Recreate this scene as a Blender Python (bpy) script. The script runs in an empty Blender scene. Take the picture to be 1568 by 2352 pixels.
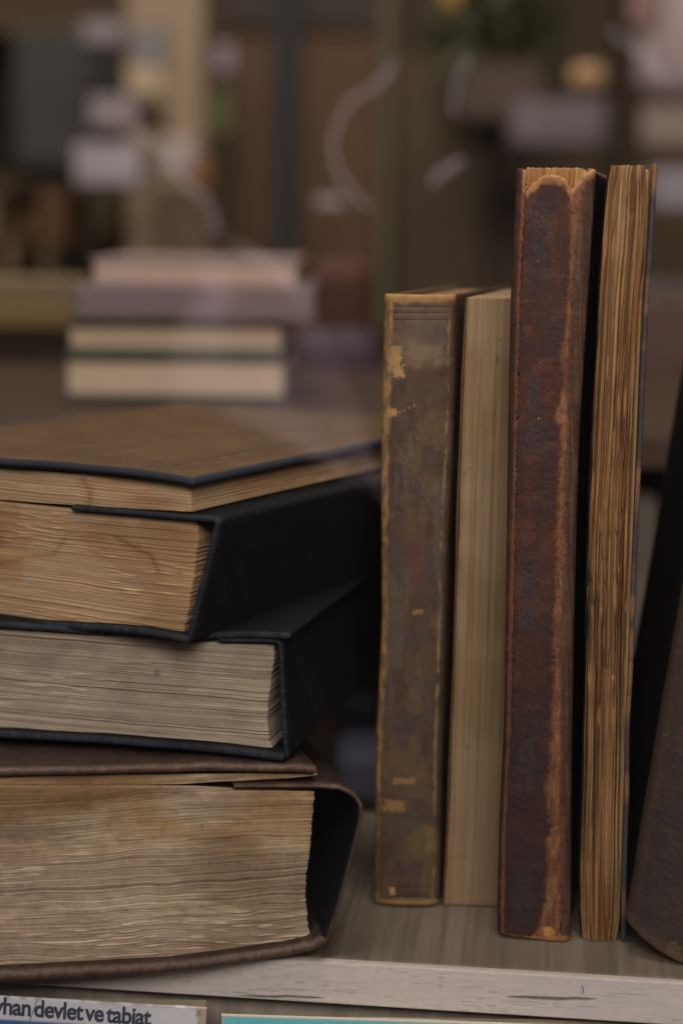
import bpy, math, random
import numpy as np
from mathutils import Matrix, Vector

# ---------------------------------------------------------------- camera, world, lamps, exposure
scn = bpy.context.scene
F = 4000.0; CAM_H = 0.246; PITCH = math.radians(9.2); ROLL = 0.011      # F in units of a 1568 x 2352 frame
fw = np.array([0, math.cos(PITCH), -math.sin(PITCH)]); up0 = np.array([0, math.sin(PITCH), math.cos(PITCH)]); r0 = np.array([1., 0, 0])
RT = r0*math.cos(ROLL)+up0*math.sin(ROLL); UP = up0*math.cos(ROLL)-r0*math.sin(ROLL); EYE = np.array([0, 0, CAM_H])
cam = bpy.data.cameras.new('camera'); cam_ob = bpy.data.objects.new('camera', cam); scn.collection.objects.link(cam_ob)
cam.sensor_fit = 'VERTICAL'; cam.sensor_height = 36; cam.lens = F/2352*36
cam.clip_start = .01; cam.clip_end = 60
cam_ob.matrix_world = Matrix([[RT[0], UP[0], -fw[0], 0], [RT[1], UP[1], -fw[1], 0], [RT[2], UP[2], -fw[2], CAM_H], [0, 0, 0, 1]])
cam.dof.use_dof = True; cam.dof.focus_distance = .588; cam.dof.aperture_fstop = 4.3; cam.dof.aperture_blades = 9
scn.camera = cam_ob
w = bpy.data.worlds.new('World'); scn.world = w; w.use_nodes = True
w.node_tree.nodes['Background'].inputs[0].default_value = (.62, .60, .66, 1)
w.node_tree.nodes['Background'].inputs[1].default_value = .10
def lamp(name, loc, tgt, size, power, col):
    l = bpy.data.lights.new(name, 'AREA'); l.shape = 'RECTANGLE'; l.size, l.size_y = size; l.energy = power; l.color = col
    o = bpy.data.objects.new(name, l); scn.collection.objects.link(o); o.location = loc
    o.rotation_euler = (Vector(tgt)-Vector(loc)).to_track_quat('-Z', 'Y').to_euler(); return o
lamp('window_daylight', (.12, -.85, 1.05), (0, .6, .05), (1.1, .6), 27, (1, .95, .935))
lamp('street_fill', (-.2, .25, 1.1), (0, -.6, .1), (.8, .5), 40, (1, .95, .97))  # added unseen lamp, lights the cloth and strips mirrored in the pane
lamp('room_ceiling_lamp', (-.3, 1.9, 2.1), (-.1, 2.3, 0), (1.6, 1.0), 29, (1, .92, .84))
scn.view_settings.view_transform = 'Standard'; scn.view_settings.look = 'None'; scn.view_settings.gamma = 1
scn.view_settings.exposure = 0
try: scn.view_settings.use_curve_mapping = False
except Exception: pass

# ---------------------------------------------------------------- measuring helpers
def ray(x, y): return RT*(x-784)/F+UP*(1176-y)/F+fw
def on_z(x, y, z): d = ray(x, y); return EYE+d*(z-CAM_H)/d[2]
def on_y(x, y, Y): d = ray(x, y); return EYE+d*Y/d[1]
def pix(P):
    q = P-EYE; z = q@fw; return 784+F*(q@RT)/z, 1176-F*(q@UP)/z
def lerp(a, b, t): return a+(b-a)*t
def ss(a, b, x): t = np.clip((x-a)/(b-a), 0, 1); return t*t*(3-2*t)
rng = np.random.RandomState(7); TAB = rng.rand(512, 512)
def vn(x, y, s=0):                                   # value noise 0..1
    x = np.asarray(x, float)+s*17.31; y = np.asarray(y, float)+s*91.7
    xi = np.floor(x).astype(int); yi = np.floor(y).astype(int); fx = x-xi; fy = y-yi
    fx = fx*fx*(3-2*fx); fy = fy*fy*(3-2*fy)
    a = TAB[xi % 512, yi % 512]; b = TAB[(xi+1) % 512, yi % 512]; c = TAB[xi % 512, (yi+1) % 512]; d = TAB[(xi+1) % 512, (yi+1) % 512]
    return (a*(1-fx)+b*fx)*(1-fy)+(c*(1-fx)+d*fx)*fy
def fbm(x, y, s=0, o=4):
    r = 0; a = .5; n = 0
    for i in range(o): r = r+a*vn(x*2**i, y*2**i, s+i*3); n += a; a *= .55
    return r/n
K = 1.85                                              # albedo = seen colour (linear) times this
def C(r, g, b, k=None):
    c = np.array([r, g, b])/255.; c = np.where(c <= .04045, c/12.92, ((c+.055)/1.055)**2.4); return c*(K if k is None else k)
def mixc(a, b, m): m = np.asarray(m)[..., None]; return a*(1-m)+b*m

# ---------------------------------------------------------------- materials
def new_mat(name):
    m = bpy.data.materials.new(name); m.use_nodes = True; return m, m.node_tree, m.node_tree.nodes['Principled BSDF']
def painted(name, rough=.75, spec=.25, grain=(900, 900, 900), gamp=.12, bump=.15, bdist=.0004, kind='noise', rot=0):
    """colour comes from the surface's own colour attribute, broken up by a procedural grain"""
    m, t, p = new_mat(name); n = t.nodes; l = t.links
    at = n.new('ShaderNodeAttribute'); at.attribute_name = 'Col'
    tc = n.new('ShaderNodeTexCoord'); mp = n.new('ShaderNodeMapping'); mp.inputs['Scale'].default_value = grain
    l.new(tc.outputs['Object'], mp.inputs['Vector'])
    if kind == 'leather':
        tx = n.new('ShaderNodeTexVoronoi'); tx.feature = 'F1'; tx.inputs['Scale'].default_value = 1; out = tx.outputs['Distance']
    else:
        tx = n.new('ShaderNodeTexNoise'); tx.inputs['Scale'].default_value = 1; tx.inputs['Detail'].default_value = 5; tx.inputs['Roughness'].default_value = .65; out = tx.outputs['Fac']
    l.new(mp.outputs[0], tx.inputs['Vector'])
    mr = n.new('ShaderNodeMapRange'); mr.inputs['From Min'].default_value = .25; mr.inputs['From Max'].default_value = .75
    mr.inputs['To Min'].default_value = 1-gamp; mr.inputs['To Max'].default_value = 1+gamp; l.new(out, mr.inputs['Value'])
    mx = n.new('ShaderNodeVectorMath'); mx.operation = 'SCALE'; l.new(at.outputs['Color'], mx.inputs[0]); l.new(mr.outputs[0], mx.inputs['Scale'])
    l.new(mx.outputs[0], p.inputs['Base Color'])
    bp = n.new('ShaderNodeBump'); bp.inputs['Strength'].default_value = bump; bp.inputs['Distance'].default_value = bdist
    l.new(out, bp.inputs['Height']); l.new(bp.outputs[0], p.inputs['Normal'])
    p.inputs['Roughness'].default_value = rough; p.inputs['Specular IOR Level'].default_value = spec
    return m
M_page = painted('old_paper_edges', .9, .08, (60, 60, 2600), .13, .5, .0006)
M_page_up = painted('old_paper_edges_upright', .9, .08, (2600, 2600, 60), .13, .5, .0006)
M_black = painted('black_bookcloth', .9, .08, (1600, 1600, 1600), .14, .35, .0003)
M_brown = painted('grained_brown_leather', .5, .35, (1900, 1900, 1900), .16, .5, .0003, 'leather')
M_old = painted('worn_leather', .7, .16, (1300, 1300, 1300), .13, .4, .0003)
M_wood = painted('greige_wood_laminate', .6, .25, (420, 26, 420), .10, .15, .0003)
M_edge = painted('pale_wood_edge', .75, .2, (90, 800, 1400), .08, .2, .0003)
M_card = painted('printed_card', .45, .35, (700, 700, 700), .03, .05, .0002)
M_bg = painted('room_finish', .6, .25, (14, 14, 14), .13, .1, .002)

# ---------------------------------------------------------------- object helpers
COL = scn.collection
def tag(o, label=None, cat=None, group=None, kind=None):
    if label: o['label'] = label
    if cat: o['category'] = cat
    if group: o['group'] = group
    if kind: o['kind'] = kind
    return o
def thing(name, loc, label, cat, group=None):
    o = bpy.data.objects.new(name, None); COL.objects.link(o); o.location = loc; o.empty_display_size = .01
    return tag(o, label, cat, group)
def mesh(name, V, Q, cols, mat, parent=None, smooth=True, ngons=()):
    """V world coordinates; becomes local to the parent's base"""
    base = np.array(parent['_b']) if parent is not None and '_b' in parent else np.zeros(3)
    me = bpy.data.meshes.new(name)
    V = np.ascontiguousarray(V, dtype=np.float32).reshape(-1, 3)-base.astype(np.float32)
    Q = np.asarray(Q, dtype=np.int32).reshape(-1, 4)
    loops = Q.ravel(); starts = np.arange(len(Q))*4; tot = np.full(len(Q), 4)
    for g in ngons:
        starts = np.append(starts, len(loops)); tot = np.append(tot, len(g)); loops = np.append(loops, g)
    me.vertices.add(len(V)); me.vertices.foreach_set('co', V.ravel())
    me.loops.add(len(loops)); me.loops.foreach_set('vertex_index', loops.astype(np.int32))
    me.polygons.add(len(starts)); me.polygons.foreach_set('loop_start', starts.astype(np.int32)); me.polygons.foreach_set('loop_total', tot.astype(np.int32))
    me.update(calc_edges=True); me.validate()
    cols = np.broadcast_to(np.asarray(cols, dtype=np.float32), (len(V), 3)) if np.ndim(cols) == 1 else np.asarray(cols, dtype=np.float32).reshape(-1, 3)
    a = me.color_attributes.new('Col', 'FLOAT_COLOR', 'POINT')
    rgba = np.ones((len(V), 4), dtype=np.float32); rgba[:, :3] = np.clip(cols, 0, .9); a.data.foreach_set('color', rgba.ravel())
    if smooth: me.polygons.foreach_set('use_smooth', np.ones(len(me.polygons), dtype=bool))
    me.materials.append(mat)
    o = bpy.data.objects.new(name, me); COL.objects.link(o)
    if parent is not None: o.parent = parent
    return o
def root(name, b, label, cat, group=None):
    o = thing(name, tuple(float(x) for x in b), label, cat, group); o['_b'] = [float(x) for x in b]; return o
def gq(I):
    return np.stack([I[:-1, :-1], I[1:, :-1], I[1:, 1:], I[:-1, 1:]], -1).reshape(-1, 4)
def clus(L, n, r):
    """n even samples of 0..L plus a few extra near both ends so an edge of radius r comes out round"""
    e = np.array([0, .04, .15, .35, .65, 1])*r
    return np.unique(np.round(np.concatenate([np.linspace(r, L-r, n), e, L-e]), 7))
def slab(name, P, t, cols, mat, parent, inner=None):
    """sheet with thickness t round a mid surface P[nu,nv,3], all four edges rounded"""
    nu, nv = P.shape[:2]
    du = np.gradient(P, axis=0); dv = np.gradient(P, axis=1); n = np.cross(du, dv); n /= np.linalg.norm(n, axis=-1, keepdims=True)+1e-12
    def ed(ax):
        s = np.linalg.norm(np.diff(P, axis=ax), axis=-1); z = np.zeros_like(np.take(s, [0], ax)); c = np.concatenate([z, np.cumsum(s, ax)], ax)
        return np.minimum(c, np.take(c, [-1], ax)-c)
    t = np.broadcast_to(np.asarray(t, float), (nu, nv)); d = np.minimum(ed(0), ed(1)); r = t/2
    pr = np.sqrt(np.clip(1-(1-np.clip(d/r, 0, 1))**2, 0, 1))[..., None]
    off = n*(t/2)[..., None]*pr
    I = np.arange(nu*nv).reshape(nu, nv); J = I.copy(); J[1:-1, 1:-1] = nu*nv+np.arange((nu-2)*(nv-2)).reshape(nu-2, nv-2)
    V = np.concatenate([(P+off).reshape(-1, 3), (P-off)[1:-1, 1:-1].reshape(-1, 3)])
    cc = np.broadcast_to(cols, (nu, nv, 3)); ci = cc if inner is None else np.broadcast_to(inner, (nu, nv, 3))
    CC = np.concatenate([cc.reshape(-1, 3), ci[1:-1, 1:-1].reshape(-1, 3)])
    return mesh(name, V, np.concatenate([gq(I), gq(J)[:, ::-1]]), CC, mat, parent)
def box(name, x0, x1, y0, y1, z0, z1, col, mat=None, parent=None, b=.0015, rz=0, piv=None):
    """box with rounded edges (three-step bevel), real dimensions"""
    import bmesh
    bm = bmesh.new(); bmesh.ops.create_cube(bm, size=1)
    for v in bm.verts: v.co = Vector(((x0+x1)/2+v.co.x*(x1-x0), (y0+y1)/2+v.co.y*(y1-y0), (z0+z1)/2+v.co.z*(z1-z0)))
    if b: bmesh.ops.bevel(bm, geom=bm.edges[:], offset=min(b, (x1-x0)*.4, (y1-y0)*.4, (z1-z0)*.4), segments=3, affect='EDGES', profile=.5)
    V = np.array([v.co[:] for v in bm.verts]); bm.verts.index_update()
    if rz:
        p = np.array(piv if piv is not None else [(x0+x1)/2, (y0+y1)/2, 0]); c, s = math.cos(rz), math.sin(rz); q = V-p
        V = np.stack([q[:, 0]*c-q[:, 1]*s, q[:, 0]*s+q[:, 1]*c, q[:, 2]], -1)+p
    faces = [[v.index for v in f.verts] for f in bm.faces]; bm.free()
    base = np.array(parent['_b']) if parent is not None and '_b' in parent else np.zeros(3)
    me = bpy.data.meshes.new(name); me.from_pydata((V-base).tolist(), [], faces)
    a = me.color_attributes.new('Col', 'FLOAT_COLOR', 'POINT')
    for d in a.data: d.color = (*[float(min(q, .9)) for q in col], 1)
    me.materials.append(mat or M_bg)
    o = bpy.data.objects.new(name, me); COL.objects.link(o)
    if parent is not None: o.parent = parent
    return o

# ================================================================ THE SETTING
# shelf board: front edge turned 6.75 degrees, 15.5 mm thick
SA = math.radians(-6.75); SO = np.array([0, .5615, 0]); s1 = np.array([math.cos(SA), math.sin(SA), 0]); s2 = np.array([-math.sin(SA), math.cos(SA), 0])
def SH(x, y, z): return SO+x[..., None]*s1+y[..., None]*s2+z[..., None]*np.array([0, 0, 1.])
def wood_cols(X, Y, base, sd, sx=260, sy=9):
    g = fbm(X*sx, Y*sy, sd, 5); g2 = fbm(X*40, Y*6, sd+5)
    return base*(.34+.85*g+.42*g2)[..., None]
sh = root('shelf_board', (0, .56, -.0155), 'grey brown wooden shelf board with a pale edge band carrying the old books', 'shelf')
x = np.linspace(-.6, .6, 3000); y = np.linspace(.0015, .155, 60); X, Y = np.meshgrid(x, y, indexing='ij')
TH = .0155
top = SH(X, Y, np.zeros_like(X)); bot = SH(X, Y, np.full_like(X, -TH)); n = top.shape[0]*top.shape[1]
I = np.arange(n).reshape(X.shape); J = I+n
ring = np.concatenate([I[:, 0], I[-1, 1:], I[::-1, -1][1:], I[0, ::-1][1:-1]]); rq = np.stack([ring, np.roll(ring, -1), np.roll(ring, -1)+n, ring+n], -1)
mesh('shelf_panel', np.concatenate([top.reshape(-1, 3), bot.reshape(-1, 3)]), np.concatenate([gq(I), gq(J)[:, ::-1], rq[:, ::-1]]),
     np.tile(wood_cols(X, Y, C(84, 73, 61), 3, 520, 12).reshape(-1, 3), (2, 1)), M_wood, sh, smooth=False)
# edge band: pale, flecked, two long dark scratches
x = np.linspace(-.2, .2, 2600); z = np.linspace(0, 1, 70); X, Z = np.meshgrid(x, z, indexing='ij')
zz = -TH*Z; P0 = SH(X, np.zeros_like(X), zz+.0002); px, py = pix(P0)
g = vn(X*700, zz*5200, 4); fl = ss(.70, .92, vn(X*230, zz*4200, 9)*(.6+.6*vn(X*45, zz*250, 2)))
cc = mixc(C(170, 158, 152)*(.86+.14*g+.16*fbm(X*30, zz*200, 6))[..., None], C(104, 94, 90), fl*.45)
def scratch(x0, x1, y0, w_, amp=1.):
    u = (px-x0)/(x1-x0); yc = y0+amp*(6*u+2.5*vn(px/30, px*0, 3)); ww = w_*np.sin(np.clip(u, 0, 1)*math.pi)**.4
    return ((u > 0) & (u < 1))*ss(1.2, .6, np.abs(py-yc)/np.maximum(ww, .1))*(.75+.25*vn(px/3, py/2, 8))
for a in ((553, 748, 2281, 3.4), (1163, 1368, 2284, 4.2)): cc = mixc(cc, C(66, 60, 60), np.clip(scratch(*a), 0, 1)*.9)
tick = ss(2.4, 1.0, np.abs(px-1336-2*np.sin(py/6)))*ss(2258, 2262, py)*ss(2282, 2277, py); cc = mixc(cc, C(70, 66, 62), tick*.8)
cc = mixc(cc, C(120, 108, 92), ss(.07, .0, Z)*.7)
u = np.concatenate([[0.], [0.]]); yb = -.0012*np.sqrt(np.clip(1-(1-np.minimum(Z, 1-Z)/.05).clip(0, 1)**2, 0, 1))
Pf = SH(X, yb, zz+.0002); n = Pf.shape[0]*Pf.shape[1]; I = np.arange(n).reshape(X.shape)
Pb = SH(X[:, [0, -1]], np.full((len(x), 2), .0013), zz[:, [0, -1]]+.0002)
V = np.concatenate([Pf.reshape(-1, 3), Pb.reshape(-1, 3)]); B = n+np.arange(len(x)*2).reshape(-1, 2)
q = np.concatenate([gq(I)[:, ::-1], gq(np.stack([B[:, 0], I[:, 0]], 1))[:, ::-1], gq(np.stack([I[:, -1], B[:, 1]], 1))[:, ::-1]])
mesh('edge_band', V, q, np.concatenate([cc.reshape(-1, 3), cc[:, [0, -1]].reshape(-1, 3)]), M_edge, sh)
# wooden panel under the shelf
lp = root('lower_wood_panel', (0, .58, -.4), 'grey brown vertical grained wood panel under the shelf edge', 'panel')
x = np.linspace(-.6, .6, 900); z = np.linspace(-TH-.0006, -.40, 30); X, Z = np.meshgrid(x, z, indexing='ij')
A = SH(X, np.full_like(X, .010), Z); Bk = SH(X, np.full_like(X, .022), Z); n = X.size; I = np.arange(n).reshape(X.shape); J = I+n
ring = np.concatenate([I[:, 0], I[-1, 1:], I[::-1, -1][1:], I[0, ::-1][1:-1]]); rq = np.stack([ring, np.roll(ring, -1), np.roll(ring, -1)+n, ring+n], -1)
mesh('panel_board', np.concatenate([A.reshape(-1, 3), Bk.reshape(-1, 3)]), np.concatenate([gq(I)[:, ::-1], gq(J), rq]),
     np.tile(wood_cols(X, Z, C(118, 106, 94), 8).reshape(-1, 3), (2, 1)), painted('upright_grain_laminate', .6, .25, (420, 420, 26), .10, .15, .0003), lp, smooth=False)

# ================================================================ FLAT BOOKS
class Frame:
    """front face of a lying book: u to the right, v into the depth, w up"""
    def __init__(s, o, deg):
        a = math.radians(deg); s.o = np.array(o, float); s.e1 = np.array([math.cos(a), math.sin(a), 0]); s.e2 = np.array([-math.sin(a), math.cos(a), 0])
    def at(s, u, v, w_): return s.o+np.asarray(u)[..., None]*s.e1+np.asarray(v)[..., None]*s.e2+np.asarray(w_)[..., None]*np.array([0, 0, 1.])
    def uw(s, pts, v=0):
        r = []
        for x, y in pts:
            d = ray(x, y); p0 = s.o+v*s.e2; k = np.dot(p0-EYE, s.e2)/np.dot(d, s.e2); p = EYE+d*k-s.o; r.append((p@s.e1, p[2]))
        return np.array(r)
def resample(pts, n, corner=.0015, smooth=3):
    pts = np.array(pts); s = np.r_[0, np.cumsum(np.linalg.norm(np.diff(pts, axis=0), axis=1))]; S = clus(s[-1], n, corner)
    out = np.stack([np.interp(S, s, pts[:, i]) for i in range(2)], -1)
    for _ in range(smooth):
        o = out.copy(); o[1:-1] = .25*out[:-2]+.5*out[1:-1]+.25*out[2:]; out = o
    return out
def ribbon(name, fr, pts, t, D, col, mat, parent, v0=-.002, n=140, nv=60, wob=0, skew=None, inner=None, sd=0, colfn=None, smooth=3, tilt=0):
    """a board or flap: the traced front outline swept back to depth D"""
    uw = resample(fr.uw(pts, v0), n, t, smooth); v = clus(D-v0, nv, t)+v0
    U = np.broadcast_to(uw[:, :1], (len(uw), len(v))).copy(); W_ = np.broadcast_to(uw[:, 1:], U.shape).copy(); Vv = np.broadcast_to(v, U.shape)
    if skew is not None: a, b = skew(U, Vv, W_); U = U+a; W_ = W_+b
    Vw = Vv+.0006*(vn(U*90, U*0, sd)-.5)*(1 if wob else 0)
    W2 = W_+wob*(vn(U*60, Vv*40, sd)-.5)
    W2 = W2-tilt*np.clip(Vv, 0, 9)*(W_/.067)
    P = fr.at(U, Vw, W2)
    c = np.broadcast_to(col, P.shape) if colfn is None else colfn(U, Vv, W2, P)
    c = c*(.85+.3*fbm(U*300, Vv*300+W2*300, sd))[..., None]
    return slab(name, P, t, c, mat, parent, inner)
def page_field(a, b, sd, wav=.0012, fine=2600.):
    """relief of stacked leaves (a along the leaves, b across), 0..1, plus clumps"""
    b2 = b+wav*(fbm(a*22, b*28, sd)-.5)*2+wav*.35*(vn(a*90, b*160, sd+2)-.5)
    L = .30*vn(a*9, b2*fine*.55, sd+1)+.16*vn(a*26, b2*fine*.2, sd+3)+.54*vn(a*14, b2*fine, sd+4)
    cl = ss(.66, .9, vn(a*130, b2*fine*.42, sd+6))*ss(.45, .7, vn(a*25, b2*120, sd+7))
    gap = ss(.84, .95, vn(a*5, b2*fine*.45, sd+8))
    return L, cl, gap
def flat_pages(name, fr, topP, botP, rightP, D, ufar, parent, colfn, sd, na=620, nb=520, wav=.0012, disp=.00028, fine=4800., v0=.0, rag=.0009, tilt=0):
    tp = fr.uw(topP, v0); bp = fr.uw(botP, v0); rp = fr.uw(rightP, v0)
    t = np.linspace(0, 1, nb); s = np.r_[-.999, np.linspace(0, 1, na)**.85, 1+np.linspace(.002, 1, 110)]  # s>1: right face, going back
    S, T = np.meshgrid(s, t, indexing='ij'); sc = np.clip(S, 0, 1)
    uL = ufar
    zr = np.interp(T, [0, 1], [bp[-1, 1], tp[-1, 1]])
    o = np.argsort(rp[:, 1]); ur = np.interp(zr, rp[o, 1], rp[o, 0])
    for _ in range(1):
        U = lerp(uL, ur, sc)
    zt = np.interp(U, tp[:, 0], tp[:, 1]); zb = np.interp(U, bp[:, 0], bp[:, 1])
    W_ = lerp(zb, zt, T)
    dep = np.where(S > 1, (S-1)*D, np.where(S < 0, D, 0.))
    al = U+dep*(S > 1)
    L, cl, gap = page_field(al, W_, sd, wav, fine)
    hgt = (L-.5)*disp*1.6+cl*disp*1.2-gap*disp*1.4
    inset = .0005*np.clip(1-np.minimum(T, 1-T)/.01, 0, 1)
    corner = .0012*np.exp(-(((1-S).clip(0, 1))/.012))*(S <= 1)+0
    front = (S >= 0) & (S <= 1)
    Vv = np.where(front, v0-hgt*1.0+inset+corner, v0+dep+.0012)
    # ragged right side: every few leaves end somewhere else
    edge = np.exp(-((1-S).clip(0, 9))/.02)*(S <= 1)+(S > 1)
    U = U+edge*((L-.5)*rag+(vn(al*0, W_*1500, sd+11)-.5)*rag*.9)
    P = fr.at(U, Vv, W_-tilt*np.clip(Vv, 0, 9)*(W_/.067))
    c = colfn(al, W_, L, cl, gap, P, S)
    nn = len(s)*nb; I = np.arange(nn).reshape(len(s), nb)
    q = np.concatenate([gq(I)[:, ::-1], np.stack([I[-1, :-1], I[0, :-1], I[0, 1:], I[-1, 1:]], -1)[:, ::-1]])
    return mesh(name, P.reshape(-1, 3), q, c.reshape(-1, 3), M_page, parent, ngons=[I[:, 0], I[::-1, -1]])
def paper(base, dark, light, sd, stain=None, lo=.66, hi=.52, con=0):
    def f(a, b, L, cl, gap, P, S):
        L = L if not con else ss(.5-con, .5+con, L)
        m = lo+hi*L; c = base*m[..., None]  # leaf relief shading painted in: raised leaves lighter, recessed ones darker
        big = fbm(a*26, b*26, sd+20); c = mixc(c, dark*m[..., None], ss(.45, .68, big)*.75)
        st = fbm(a*18, b*160, sd+24); c = mixc(c, light*m[..., None], ss(.52, .72, st)*.55)
        c = mixc(c, light*1.1, cl*.38); c = mixc(c, dark*.5, gap*.36)
        sp = ss(.93, .98, vn(a*420, b*420, sd+30)); c = mixc(c, dark*.6, sp*.4)
        if stain is not None: c = stain(c, P)
        return c
    return f

BLK = C(24, 24, 26, 1.4); BLK2 = C(20, 19, 20, 1.3)
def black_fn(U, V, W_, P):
    e = fbm(U*200, V*200+W_*150, 3); fe = ss(.0030, .0006, V-V.min()); c = mixc(BLK2, C(34, 34, 38, 1.4), ss(.55, .8, e)*.4); return mixc(c, C(54, 56, 62, 1.3), fe*(.3+.4*ss(.35, .7, fbm(U*1800, W_*1800+V*300, 5))))  # front edges lightened: worn cloth plus a painted edge highlight

# ---- big brown flap book at the bottom
fb = Frame((-.0056, .564, 0), 10.5)
R1 = root('flap_book', (-.06, .62, 0), 'thickest flap book in brown grained leather with tan pages, bottom of the stack', 'book', 'flap books in the front stack')
BR = C(38, 25, 18, 1.4); BRL = C(112, 84, 66, 1.5)
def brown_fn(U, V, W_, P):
    e = fbm(U*300, V*300+W_*300, 12); fe = ss(.0022, .0008, np.abs(V-V.min()-.0008)); return mixc(BR, BRL, np.clip(ss(.5, .75, e)*.15+fe*(.18+.30*ss(.4, .65, fbm(U*2600, V*2600+W_*2600, 13))), 0, 1))  # pale front edge line: worn leather with a highlight painted in
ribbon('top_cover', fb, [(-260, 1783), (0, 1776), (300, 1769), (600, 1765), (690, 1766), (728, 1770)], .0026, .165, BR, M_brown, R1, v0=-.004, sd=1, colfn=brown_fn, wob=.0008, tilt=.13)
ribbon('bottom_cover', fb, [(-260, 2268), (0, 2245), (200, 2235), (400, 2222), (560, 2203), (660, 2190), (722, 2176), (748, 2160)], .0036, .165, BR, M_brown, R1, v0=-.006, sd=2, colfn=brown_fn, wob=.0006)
def flapskew(U, V, W_): return 0*U, 0*U
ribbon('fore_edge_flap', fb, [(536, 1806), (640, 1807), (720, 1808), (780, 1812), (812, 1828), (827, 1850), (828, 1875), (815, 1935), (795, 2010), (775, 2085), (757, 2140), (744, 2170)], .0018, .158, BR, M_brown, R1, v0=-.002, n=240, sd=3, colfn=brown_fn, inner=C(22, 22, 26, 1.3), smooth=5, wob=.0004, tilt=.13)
def stain_brown(c, P):
    px, py = pix(P)
    m = fbm(px/260, py/120, 40); up_ = ss(2010, 1880, py+60*(fbm(px/90, py/60, 41)-.5))
    c = mixc(c, c*np.array([.84, .68, .48]), up_*ss(.34, .58, m)*.85)
    c = c*(.86+.28*fbm(px/34, py/20, 46)+.14*(vn(px/9, py/14, 47)-.5))[..., None]
    dk = ss(.60, .72, fbm(px/40, py/7, 48)); c = mixc(c, c*np.array([.66, .58, .50]), dk*.5)
    for (x0, y0, a_, b_) in ((372, 1880, 26, 12), (12, 2095, 24, 5), (70, 2118, 40, 8)): c = mixc(c, c*np.array([1.18, 1.12, 1.02]), .8*np.exp(-((px-x0)/a_)**2-((py-y0-14)/b_)**2))
    c = mixc(c, c*np.array([.74, .66, .55]), ss(.58, .62, fbm(px/120, py/70, 44))*.28)
    return c
pc = paper(C(141, 121, 101), C(112, 92, 72), C(164, 144, 120), 2, stain_brown)
flat_pages('page_block', fb, [(-260, 1808), (0, 1803), (300, 1804), (450, 1805), (560, 1812), (722, 1820)], [(-260, 2250), (0, 2230), (200, 2222), (400, 2208), (600, 2182), (712, 2158)],
           [(724, 1810), (719, 1880), (712, 1960), (704, 2020), (703, 2070), (708, 2120), (715, 2165)], .15, -.15, R1, pc, 2, wav=.0026, nb=760, fine=4200, rag=.0004, tilt=.13)
flat_pages('loose_leaves', fb, [(-260, 1789), (0, 1784), (300, 1779), (600, 1776), (690, 1777), (729, 1779)], [(-260, 1807), (0, 1802), (300, 1803), (400, 1801), (560, 1793), (660, 1788), (729, 1781)],
           [(730, 1770), (730, 1790)], .15, -.15, R1, pc, 5, nb=90, wav=.0008, rag=.0003, tilt=.13)
ribbon('endpaper', fb, [(-200, 2234), (0, 2231), (200, 2223), (400, 2209), (600, 2184), (705, 2162)], .0006, .15, C(150, 146, 146), M_page, R1, v0=-.0012, sd=7)

# ---- middle black flap book
f2 = Frame((-.0185, .558, .072), -15)
f2.o = np.array([*on_z(650, 1745, .0705)[:2], .0705])
f2.o[2] = 0; f2.o = f2.o.copy()
R2 = root('flap_book', (-.06, .62, .07), 'middle flap book of the front stack in black cloth with greyish pages', 'book', 'flap books in the front stack')
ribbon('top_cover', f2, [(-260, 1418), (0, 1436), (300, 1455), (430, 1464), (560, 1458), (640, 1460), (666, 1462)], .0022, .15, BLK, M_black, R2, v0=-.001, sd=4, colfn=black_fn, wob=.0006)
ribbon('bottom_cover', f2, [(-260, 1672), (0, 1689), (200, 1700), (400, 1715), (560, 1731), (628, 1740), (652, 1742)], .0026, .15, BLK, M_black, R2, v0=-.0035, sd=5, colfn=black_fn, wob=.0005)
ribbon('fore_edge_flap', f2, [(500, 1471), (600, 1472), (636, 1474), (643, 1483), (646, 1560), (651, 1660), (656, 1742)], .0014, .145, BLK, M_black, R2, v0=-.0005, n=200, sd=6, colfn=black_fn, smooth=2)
def stain_mid(c, P):
    px, py = pix(P)
    c = mixc(c, c*np.array([.72, .72, .70]), ss(.50, .62, fbm(px/170, py/110, 51))*ss(1640, 1500, py)*.6)
    c = c*(.88+.24*fbm(px/40, py/22, 55))[..., None]; c = mixc(c, c*np.array([1.12, 1.12, 1.12]), ss(.55, .7, fbm(px/60, py/24, 56)))
    d = np.exp(-((px-360)/7)**2-((py-1545)/9)**2); return mixc(c, C(60, 55, 48), d*.6)
flat_pages('page_block', f2, [(-260, 1424), (0, 1443), (300, 1462), (430, 1475), (500, 1476), (624, 1480)], [(-260, 1664), (0, 1680), (200, 1691), (400, 1706), (560, 1721), (626, 1730)],
           [(628, 1475), (626, 1520), (619, 1570), (614, 1620), (612, 1660), (616, 1700), (628, 1735)], .135, -.13, R2, paper(C(134, 118, 102), C(116, 99, 82), C(160, 144, 124), 9, stain_mid, .72, .38), 9, wav=.0008, fine=4200, rag=.0003, v0=.0018)

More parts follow.
